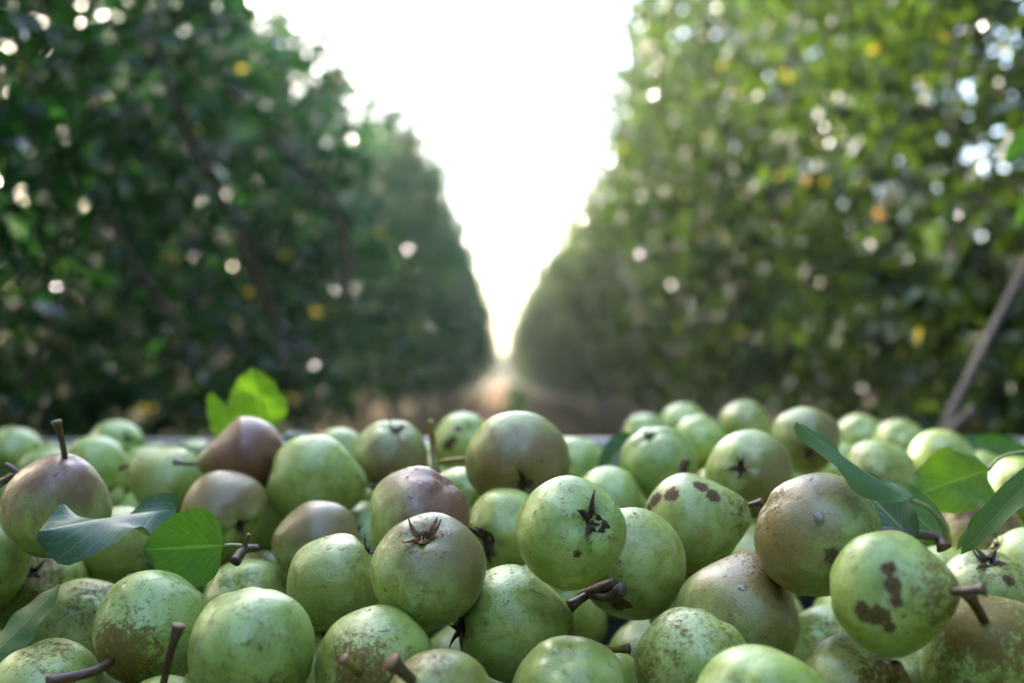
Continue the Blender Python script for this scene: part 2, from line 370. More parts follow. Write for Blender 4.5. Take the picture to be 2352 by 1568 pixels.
for xs, lab in ((-5.7, 'tree of the next row seen through gaps in the shaded row'), (5.8, 'tree of the next row seen through gaps in the sunlit row'), (-9.5, 'tree two rows behind the shaded row'), (9.6, 'tree two rows behind the sunlit row')):
    for i in range(20):
        y = 1.2 + i * 1.7 + rngt.uniform(-.2, .2)
        place(protoF, xs + rngt.uniform(-.1, .1), y, rngt.random() * 6.28, (1.05, rngt.uniform(.85, 1.0)), lab, lab.replace('tree', 'trees', 1))
for i in range(16):
    place(protoF, -4.4 + (i % 8) * 1.25 + rngt.uniform(-.2, .2), 80.5 + 3 * (i // 8) + rngt.uniform(-.5, .5), rngt.random() * 6.28, (1.15, rngt.uniform(.6, .78)), 'low tree closing the far end of the track', 'low trees closing the far end of the track')

for k in range(5):  # unseen trees added to cut the sky light from behind
    place(protoA, -2.2 + k * 1.15, -5.2 + rngt.uniform(-.3, .3), rngt.random() * 6.28, (1.05, 1.05), 'unseen tree added across the aisle behind the viewer to block sky light', 'unseen trees added across the aisle behind the viewer to block sky light')
for k in range(3):  # both rows carried on out of view, added to darken the pears' near side
    y = -.2 - k * 1.6
    place(protoA, -1.9 + rngt.uniform(-.1, .1), y, rngt.random() * 6.28, (1, rngt.uniform(.95, 1.1)), 'unseen tree extending the shaded row beside and behind the bin, added for shade', 'trees of the shaded row')
    place(protoB, 1.95 + rngt.uniform(-.1, .1), y - .1, rngt.random() * 6.28, (1, rngt.uniform(.95, 1.1)), 'unseen tree extending the sunlit row beside and behind the bin, added for shade', 'trees of the sunlit row')
def aisle_limb(tree, pts, r0, r1):
    inv = tree.matrix_basis.inverted(); sp = spline([inv @ p for p in pts], 16); v, f = tube(sp, [(r0 + (r1 - r0) * i / 15) for i in range(16)], 8, rough=.15)
    mesh_obj('limb', v, f, M['dead'], tree)
for i, (pts, r0, r1) in enumerate([([(800, 700, 4.3), (780, 500, 3.9), (640, 330, 3.3), (520, 200, 2.9)], .016, .009), ([(640, 760, 3.5), (560, 560, 3.1), (430, 300, 2.6), (330, 60, 2.3)], .016, .009),
        ([(720, 800, 4.2), (600, 760, 3.9), (480, 620, 3.4), (400, 480, 3.1)], .012, .007), ([(420, 760, 2.9), (330, 640, 2.7), (240, 470, 2.3)], .012, .006)]):
    aisle_limb(rowA[(2, 1, 2, 1)[i]], [at(*p) for p in pts], r0, r1)
hz = mesh_obj('haze', *box(-152, 152, -62, 252, -1, 5), None, smooth=False); tag(hz, kind='stuff')
s = NT("haze_air"); pv = s.n("ShaderNodeVolumePrincipled"); pv.inputs['Color'].default_value = (.92, .96, .93, 1); pv.inputs['Density'].default_value = .0022; pv.inputs['Anisotropy'].default_value = .55
s.t.links.new(pv.outputs[0], s.out.inputs['Volume']); hz.data.materials.clear(); hz.data.materials.append(s.m)

# near shoot that hangs in from the sunlit row
def leaf_geo(L, Wd, fold=.25, curl=.15, wave=.06, nu=22, nv=12, seed=0, tipw=.85):
    r = random.Random(seed); ph = r.random() * 6; V = []; UV = []; Fc = []
    for i in range(nu + 1):
        u = i / nu; pr = (math.sin(math.pi * min(1, u ** tipw)) ** .62 if 0 < u < 1 else 0) * (1 - .12 * u); pr = max(pr, .012)
        if u > .93: pr *= (1 - u) / .07 * .8 + .2
        for j in range(nv + 1):
            t = j / nv * 2 - 1; a = abs(t); hw = Wd / 2 * pr
            ser = 1 + .012 * math.sin(u * 90 + t) if a == 1 else 1
            y = t * hw * math.cos(fold * a) * ser
            z = a * hw * math.sin(fold) * 1.1 - curl * L * ((u - .35) ** 2) + wave * Wd * a * a * math.sin(u * 9 + ph + (1.7 if t > 0 else 0)) + .03 * Wd * math.sin(u * 22 + ph + t * 2) * a
            V.append(Vector((u * L, y, z))); UV.append((u, j / nv))
    for i in range(nu):
        for j in range(nv):
            a = i * (nv + 1) + j; Fc.append((a, a + nv + 1, a + nv + 2, a + 1))
    return V, Fc, UV
def leaf(base, tip, wpx, n, mat, label, fold=.25, curl=.1, wave=.06, pet=None, prad=.0009, seed=0, tipw=.85, cat='leaf', parent=None, name='pear_leaf', group='leaves lying among the pears'):
    B = at(*base); T = at(*tip); u = (T - B); L = u.length; u.normalize(); N = camv(*n); N = (N - u * N.dot(u)).normalized(); v = N.cross(u)
    Wd = wpx / F0 * (base[2] + tip[2]) / 2
    root = parent
    if parent is None:
        root = empty(name, B); tag(root, label, cat, group)
    V, Fc, UV = leaf_geo(L, Wd, fold, curl, wave, seed=seed, tipw=tipw)
    V = [u * p.x + v * p.y + N * p.z for p in V]; o0 = B - (Vector(root.location))
    mesh_obj('blade', [p + o0 for p in V], Fc, M[mat], root, uv=UV)
    if pet:
        pts = spline([at(*p) - Vector(root.location) for p in pet], 14)
        v_, f_ = tube(pts, [prad * (1 + .5 * (i / 13) ** 3) for i in range(14)], 8)
        mesh_obj('leaf_stalk', v_, f_, M['petiole'], root)
    return root

# ------------------------------------------------------------------ fruit bin
ZB = .777; X0, X1, Y0, Y1 = -.68, .66, .14, 1.27
fb = empty('fruit_bin', (0, .7, 0)); tag(fb, 'blue-grey plastic harvest bin holding the heap of pears', 'bin')
def binpart(name, boxes, bev=.006):
    v, f = join([box(*b) for b in boxes]); v = [p - Vector((0, .7, 0)) for p in v]
    o = mesh_obj(name, v, f, M['bin'], fb, smooth=False)
    m = o.modifiers.new('bevel', 'BEVEL'); m.width = bev; m.segments = 3
    return o
binpart('wall', [(X0, X1, Y1, Y1 + .018, .14, ZB - .03)] + [(X0 + .12 + k * .2, X0 + .15 + k * .2, Y1 + .019, Y1 + .042, .2, ZB - .04) for k in range(6)])
binpart('wall', [(X0, X1, Y0 - .018, Y0, .14, ZB - .03)] + [(X0 + .12 + k * .2, X0 + .15 + k * .2, Y0 - .042, Y0 - .019, .2, ZB - .04) for k in range(6)])
binpart('wall', [(X0 - .018, X0 - .001, Y0 - .018, Y1 + .018, .14, ZB - .03)])
binpart('wall', [(X1 + .001, X1 + .018, Y0 - .018, Y1 + .018, .14, ZB - .03)])
binpart('bottom', [(X0 + .001, X1 - .001, Y0 + .001, Y1 - .001, .14, .16)])
binpart('rim', [(X0 - .045, X1 + .045, Y1 - .004, Y1 + .045, ZB - .029, ZB), (X0 - .045, X1 + .045, Y0 - .045, Y0 + .004, ZB - .029, ZB),
                (X0 - .045, X0 + .004, Y0 + .005, Y1 - .005, ZB - .029, ZB - .001), (X1 - .004, X1 + .045, Y0 + .005, Y1 - .005, ZB - .029, ZB - .001)], .008)
for xx in (X0 + .1, 0, X1 - .1): binpart('foot', [(xx - .06, xx + .06, Y0, Y1, .0, .138)])

# ------------------------------------------------------------------ pears
TONE = {  # blush, maroon, russet, yellow
 'g': (.1, 0, .14, .35), 'g2': (.1, 0, .22, .35), 'g3': (.05, 0, .2, .3), 'g4': (0, 0, .2, .2), 'g5': (.05, 0, .25, .4), 'g6': (0, 0, .15, .5), 'g7': (.3, 0, .30, .4), 'g8': (.0, 0, .28, .3),
 'y': (0, 0, .15, .9), 'y2': (.1, 0, .25, 1.), 'b': (.95, .12, .22, .4), 'b2': (.8, .05, .12, .5), 'b3': (.9, .15, .28, .35), 'b4': (.9, .12, .25, .5), 'b5': (.6, .0, .35, .8),
 'B': (1.05, .12, .30, .3), 'p': (.85, .8, .1, .3), 'P': (1.35, 1.1, .1, .3), 'P2': (1.0, .95, .1, .3), 'p2': (.55, .5, .2, .2), 'p3': (.45, .2, .35, .3), 'p4': (.8, .5, .45, .5),
 'm': (.15, 0, .30, .3), 'm2': (.15, 0, .28, .3), 'm3': (.0, 0, .36, .4), 'm4': (0, 0, .32, .1), 'M': (.15, 0, .46, .3), 'M2': (.25, .05, .38, .3), 'R': (.25, .05, .34, .2)}
BL = {14: (.8, .6, .3), 35: (-.8, .45, .3), 47: (-.9, .2, .3), 39: (.5, .85, .2), 7: (.3, -.2, 1), 13: (.3, -.5, .8), 36: (.7, -.3, .6), 61: (-.5, .6, .3), 62: (-.8, .2, .5), 49: (.1, -.9, .4), 50: (-.1, .5, -.3), 11: (.3, -.6, .8), 44: (.5, .7, .3), 28: (.7, -.3, .4), 21: (.7, -.3, .5)}
SPOTS = {12: [(1030, 1022, 15), (1041, 1010, 11), (1053, 985, 11)], 22: [(1510, 1148, 22), (1545, 1140, 22), (1495, 1170, 12), (1612, 1112, 22), (1640, 1132, 20)],
 36: [(2040, 1305, 20), (2046, 1340, 24), (2056, 1378, 20), (1985, 1405, 26), (2015, 1415, 28), (2040, 1440, 16)], 38: [(1420, 1382, 22), (1440, 1384, 12)], 35: [(1908, 1272, 24)],
 63: [(2310, 1330, 14)], 19: [(1325, 1268, 9)]}
STEMS = {4: ([(152, 1070, .0), (144, 1020, .0), (129, 966, -.003)], .0021, 'stem'), 7: ([(474, 1063, 0), (435, 1065, 0), (399, 1060, 0)], .0018, 'stem_k'), 6: ([(318, 1075, 0), (292, 1070, 0), (276, 1076, 0)], .0017, 'stem'),
 9: ([(818, 1108, 0), (850, 1116, 0), (884, 1108, -.004), (905, 1086, -.005)], .0018, 'stem_k'), 22: ([(1704, 1166, .01), (1728, 1158, .003), (1751, 1152, 0)], .0021, 'stem_k'),
 36: ([(2150, 1353, .006), (2200, 1357, -.006), (2262, 1352, -.014)], .0022, 'stem_k'), 62: ([(2280, 1460, .004), (2250, 1405, -.008), (2222, 1358, -.014)], .0027, 'stem'),
 35: ([(2012, 1224, 0), (2090, 1226, 0), (2150, 1232, 0), (2170, 1258, -.004)], .0028, 'stem_k'), 39: ([(1744, 1300, .01), (1752, 1262, .02)], .0019, 'stem'),
 38: ([(1404, 1336, 0), (1360, 1358, -.004), (1308, 1392, -.008)], .0025, 'stem_k'), 43: ([(1312, 1458, 0), (1352, 1476, 0), (1400, 1490, -.004), (1446, 1488, -.008)], .0021, 'stem_y'),
 47: ([(835, 1550, .004), (812, 1532, -.010), (788, 1512, -.014)], .0022, 'stem_y'), 48: ([(962, 1575, .004), (930, 1545, -.010), (898, 1518, -.014)], .0032, 'stem_k'),
 50: ([(275, 1502, .004), (215, 1540, -.012), (105, 1566, -.022)], .0027, 'stem'), 51: ([(373, 1585, .0), (390, 1505, -.004), (411, 1434, -.005)], .0022, 'stem'),
 61: ([(2035, 1572, 0), (2062, 1550, -.012), (2058, 1530, -.02)], .0023, 'stem_y'), 56: ([(330, 1296, 0), (362, 1312, 0), (400, 1298, -.004)], .0020, 'stem_k'),
 32: ([(2014, 1104, .004), (2040, 1112, -.014)], .0025, 'stem_k'), 78: ([(1196, 1262, 0), (1160, 1278, -.02), (1108, 1292, -.03)], .0024, 'stem_k')}
DROPS = {14: 46, 36: 22, 43: 40, 49: 30, 44: 16, 16: 18, 35: 16, 39: 10, 42: 6, 22: 6, 38: 6, 50: 10, 13: 10, 45: 14, 63: 6, 19: 10, 62: 8, 40: 8, 47: 12}
BIGD = {35: [(1882, 1190, .0042, .0055)], 16: [(1178, 1170, .003, .0022)], 39: [(1705, 1352, .004, .003)], 47: [(885, 1442, .005, .0018)], 42: [(1278, 1502, .003, .002)], 14: [(935, 1092, .0025, .0012)], 38: [(1488, 1225, .0012, .001)], 49: [(668, 1390, .0012, .0012), (545, 1374, .001, .001)]}
CALSTY = {44: ('calyx_b', 1.05), 19: ('calyx', 1.3), 43: ('calyx', 1.3), 63: ('calyx', 1.15), 16: ('calyx', 1.15)}

def pear(pid, cx, cyy, w, d, kind, kx, ky, fc, taper, tone, label, group='pears heaped in the bin', R=None):
    rg = random.Random(pid * 7 + 1)
    C = at(cx, cyy, d); R = R or w * d / F0 / 2
    ray = (C - CAM).normalized(); zc = -ray; xr = Vector((0, 0, 1)).cross(zc).normalized(); yu = zc.cross(xr)
    ox, oy = (kx - cx) / (w / 2), -(ky - cyy) / (w / 2); o2 = ox * ox + oy * oy
    zz = math.sqrt(max(.02, 1 - o2)) if fc == 1 else fc
    if fc == -1: zz = -.9
    ax = (xr * ox + yu * oy + zc * zz).normalized()
    if kind == 'c': ax = -ax
    Zl = ax; Xl = Zl.orthogonal().normalized(); Xl = Matrix.Rotation(rg.random() * 6.28, 3, Zl) @ Xl; Yl = Zl.cross(Xl)
    Rm = Matrix((Xl, Yl, Zl)).transposed(); Ri = Rm.transposed()
    nt, npn = 64, 72; off = Vector((pid * 3.1, pid * 1.7, 0)); el = rg.uniform(.0, .06); k5 = rg.random() * 6
    bas = rg.uniform(.05, .09) * R; bump5 = rg.uniform(.01, .022)
    def surf(th, ph):
        c, s_ = math.cos(th), math.sin(th)
        t = max(0, c); sm = t * t * (3 - 2 * t)
        rad = s_ * (1 - taper * .75 * sm) * (1 + .015 * math.cos(2 * ph + k5))
        z = c * (.96 + el + taper * .34 * t * t)
        nv = noise.noise(Vector((s_ * math.cos(ph), s_ * math.sin(ph), c)) * 1.3 + off)
        f = 1 + .055 * nv
        q = math.pi - th
        rib = bump5 * math.cos(5 * ph + k5) * math.exp(-((q - .55) / .35) ** 2)
        P = Vector((rad * math.cos(ph), rad * math.sin(ph), z)) * (R * (f + rib))
        P.z += bas * 1.5 * math.exp(-(q / .24) ** 2) - R * (.055 * (1 - taper)) * math.exp(-(th / .2) ** 2)
        return P
    V = []; UVs = []
    V.append(surf(0, 0))
    for i in range(1, nt):
        th = math.pi * i / nt
        for j in range(npn): V.append(surf(th, 2 * math.pi * j / npn))
    V.append(surf(math.pi, 0)); Fc = []
    for j in range(npn): Fc.append((0, 1 + j, 1 + (j + 1) % npn))
    for i in range(nt - 2):
        a = 1 + i * npn
        for j in range(npn):
            j2 = (j + 1) % npn; Fc.append((a + j, a + npn + j, a + npn + j2, a + j2))
    a = 1 + (nt - 2) * npn
    for j in range(npn): Fc.append((a + j, len(V) - 1, a + (j + 1) % npn))
    b, mr, ru, ye = TONE[tone]
    bd = BL.get(pid, (rg.uniform(-.5, .5), 1, rg.uniform(-.1, .5))); bw = (xr * bd[0] + yu * bd[1] + zc * bd[2]).normalized(); bl = Ri @ bw
    A = np.array([tuple(v) for v in V]) / R; nb = np.array(bl)
    sd = A @ nb; jit = rg.uniform(-.1, .1)
    blush = b * np.clip(.5 + .62 * sd + jit, 0, 1)
    zt = A[:, 2]; russ = ru + .9 * (.2 + ru) * np.exp(-((1.1 - zt) / .42) ** 2) + .35 * np.exp(-((-.95 - zt) / .14) ** 2) * (.3 + ru)
    spot = np.zeros(len(V))
    for (sx, sy, sr) in SPOTS.get(pid, []):
        o_x, o_y = (sx - cx) / (w / 2), -(sy - cyy) / (w / 2); q = math.sqrt(max(0.02, 1 - o_x ** 2 - o_y ** 2))
        c3 = np.array(Ri @ (xr * o_x + yu * o_y + zc * q)); dd = np.linalg.norm(A / np.linalg.norm(A, axis=1)[:, None] - c3, axis=1)
        spot = np.maximum(spot, np.clip(1.25 - dd / (sr / (w / 2)) , 0, 1))
    o = mesh_obj('pear', V, Fc, M['pear'], attrs={'yellow': np.full(len(V), ye), 'blush': blush, 'maroon': np.full(len(V), mr), 'russet': russ, 'spot': spot})
    o.matrix_world = Matrix.Translation(C) @ Rm.to_4x4(); tag(o, label, 'pear', group)
    loc = lambda p: Ri @ (p - C)
    if pid in STEMS:
        pts, r0, mt = STEMS[pid]
        P3 = [at(x, y, d) for x, y, _ in pts]; base = surf(0, 0) + Vector((0, 0, -.003))
        # offsets are metres of depth relative to the stem hollow
        bd_ = (C + Rm @ base - CAM).dot(fwd)
        if kind == 'c': bd_ = d
        L3 = [loc(at(x, y, bd_ + e)) for x, y, e in pts]
        sp = spline(([base] if (kind == 's' and pid not in (36,)) else []) + L3, 22); n = len(sp)
        rad = [r0 * (1.12 - .2 * math.sin(math.pi * i / (n - 1))) * (1 + .45 * max(0, (i / (n - 1) - .82) / .18)) * (1 + .25 * max(0, .12 - i / (n - 1)) / .12) for i in range(n)]
        v, f = tube(sp, [q * .86 for q in rad], 12, rough=.12, seed=pid)
        mi = [0] * (len(f) - 12) + [1] * 12
        mesh_obj('stem', v, f, None, o, mats=[M[mt], M['cut']], midx=mi)
    if kind == 'c' or (pid in ()):
        sty, sc = CALSTY.get(pid, ('calyx', .72)); pole = surf(math.pi, 0); parts = []
        r5 = random.Random(pid)
        for k in range(5):
            an = k * 1.2566 + r5.uniform(-.5, .5); L = r5.choice((.004, .007, .009, .011, .013)) * r5.uniform(.85, 1.15) * sc; wd = .0019 * sc * r5.uniform(.8, 1.2)
            rd = Vector((math.cos(an), math.sin(an), 0)); tn = Vector((-math.sin(an), math.cos(an), 0)); bend = r5.uniform(-.9, 1.1); tw = r5.uniform(-1.6, 1.6); V2 = []; F2 = []
            for i in range(7):
                u = i / 6; p = pole + rd * (.0026 * sc + L * u * (.75 + .2 * bend)) + Vector((0, 0, -.0012 - L * (.42 * u - .5 * bend * u * u))) + tn * (tw * L * .3 * u * u)
                ww = wd * (1 - u ** 1.6) + .00012; th = .0005 * (1 - u) + .0001
                for q_, hh in ((-1, 0), (0, -th * 1.5), (1, 0), (0, th)): V2.append(p + tn * ww * q_ + Vector((0, 0, hh)) + rd * (0.0006 * abs(q_)))
            for i in range(6):
                for q_ in range(4): F2.append((i * 4 + q_, i * 4 + (q_ + 1) % 4, i * 4 + 4 + (q_ + 1) % 4, i * 4 + 4 + q_))
            parts.append((V2, F2))
        # rough cup with dried stamens
        V2 = []; F2 = []
        for i in range(5):
            for k in range(16):
                an = k * math.pi / 8; rr = (.0042, .0036, .0026, .0014, .0003)[i] * sc * (1 + r5.uniform(-.18, .18)); z = (.0012, -.0012, -.0004, .0006, .0008)[i] + r5.uniform(-.0004, .0004)
                V2.append(pole + Vector((rr * math.cos(an), rr * math.sin(an), z - .0004)))
        for i in range(4):
            for k in range(16): F2.append((i * 16 + k, i * 16 + 16 + k, i * 16 + 16 + (k + 1) % 16, i * 16 + (k + 1) % 16))
        parts.append((V2, F2))
        for k in range(9):
            an = r5.random() * 6.28; rr = r5.uniform(.0004, .0024) * sc; p = pole + Vector((rr * math.cos(an), rr * math.sin(an), .0005)); e = p + Vector((r5.uniform(-.0025, .0025), r5.uniform(-.0025, .0025), -r5.uniform(.0025, .005) * sc))
            parts.append(tube([p, (p + e) / 2 + Vector((.0004, 0, 0)), e], [.00035, .00028, .0001], 5))
        v, f = join(parts); mesh_obj('calyx', v, f, M[sty], o, smooth=False)
    if pid in DROPS or pid in BIGD:
        parts = []; upl = Ri @ Vector((0, 0, 1)); vw = Ri @ zc
        def bead(nv_, r1, r2=None, flat=.55):
            r2 = r2 or r1; pth = math.acos(max(-1, min(1, nv_.z))); pph = math.atan2(nv_.y, nv_.x)
            c = surf(pth, pph); n = nv_.normalized(); dn = (-upl - n * (-upl).dot(n)); dn = dn.normalized() if dn.length > .05 else n.orthogonal(); sd_ = n.cross(dn); V2 = []; F2 = []
            for i in range(7):
                a = i / 6 * math.pi * .56
                for k in range(14):
                    b_ = k / 14 * 6.2832; q = math.sin(a)
                    V2.append(c + n * ((math.cos(a) - .18) * min(r1, r2) * flat) + (dn * math.cos(b_) * r2 * (1 + .18 * math.cos(b_)) + sd_ * math.sin(b_) * r1) * q)
            for i in range(6):
                for k in range(14): F2.append((i * 14 + k, i * 14 + 14 + k, i * 14 + 14 + (k + 1) % 14, i * 14 + (k + 1) % 14))
            parts.append((V2, F2))
        for i in range(int(DROPS.get(pid, 0) * 1.6)):
            for _ in range(40):
                q = Vector((rg.gauss(0, 1), rg.gauss(0, 1), rg.gauss(0, 1))).normalized()
                if q.dot(upl) > .15 and q.dot(vw) > .05 and abs(q.z) < .93: break
            bead(q, rg.choice((.0004, .0005, .0007, .0009, .0013)) * rg.uniform(.8, 1.2))
        for (bx, by, r1, r2) in BIGD.get(pid, []):
            o_x, o_y = (bx - cx) / (w / 2), -(by - cyy) / (w / 2); q = math.sqrt(max(0.02, 1 - o_x ** 2 - o_y ** 2))
            bead((Ri @ (xr * o_x + yu * o_y + zc * q)).normalized(), r1 * .62, r2 * .62, .42)
        v, f = join(parts); w_ = mesh_obj('water_beads', v, f, M['water'], o); w_['kind'] = 'stuff'
    return o

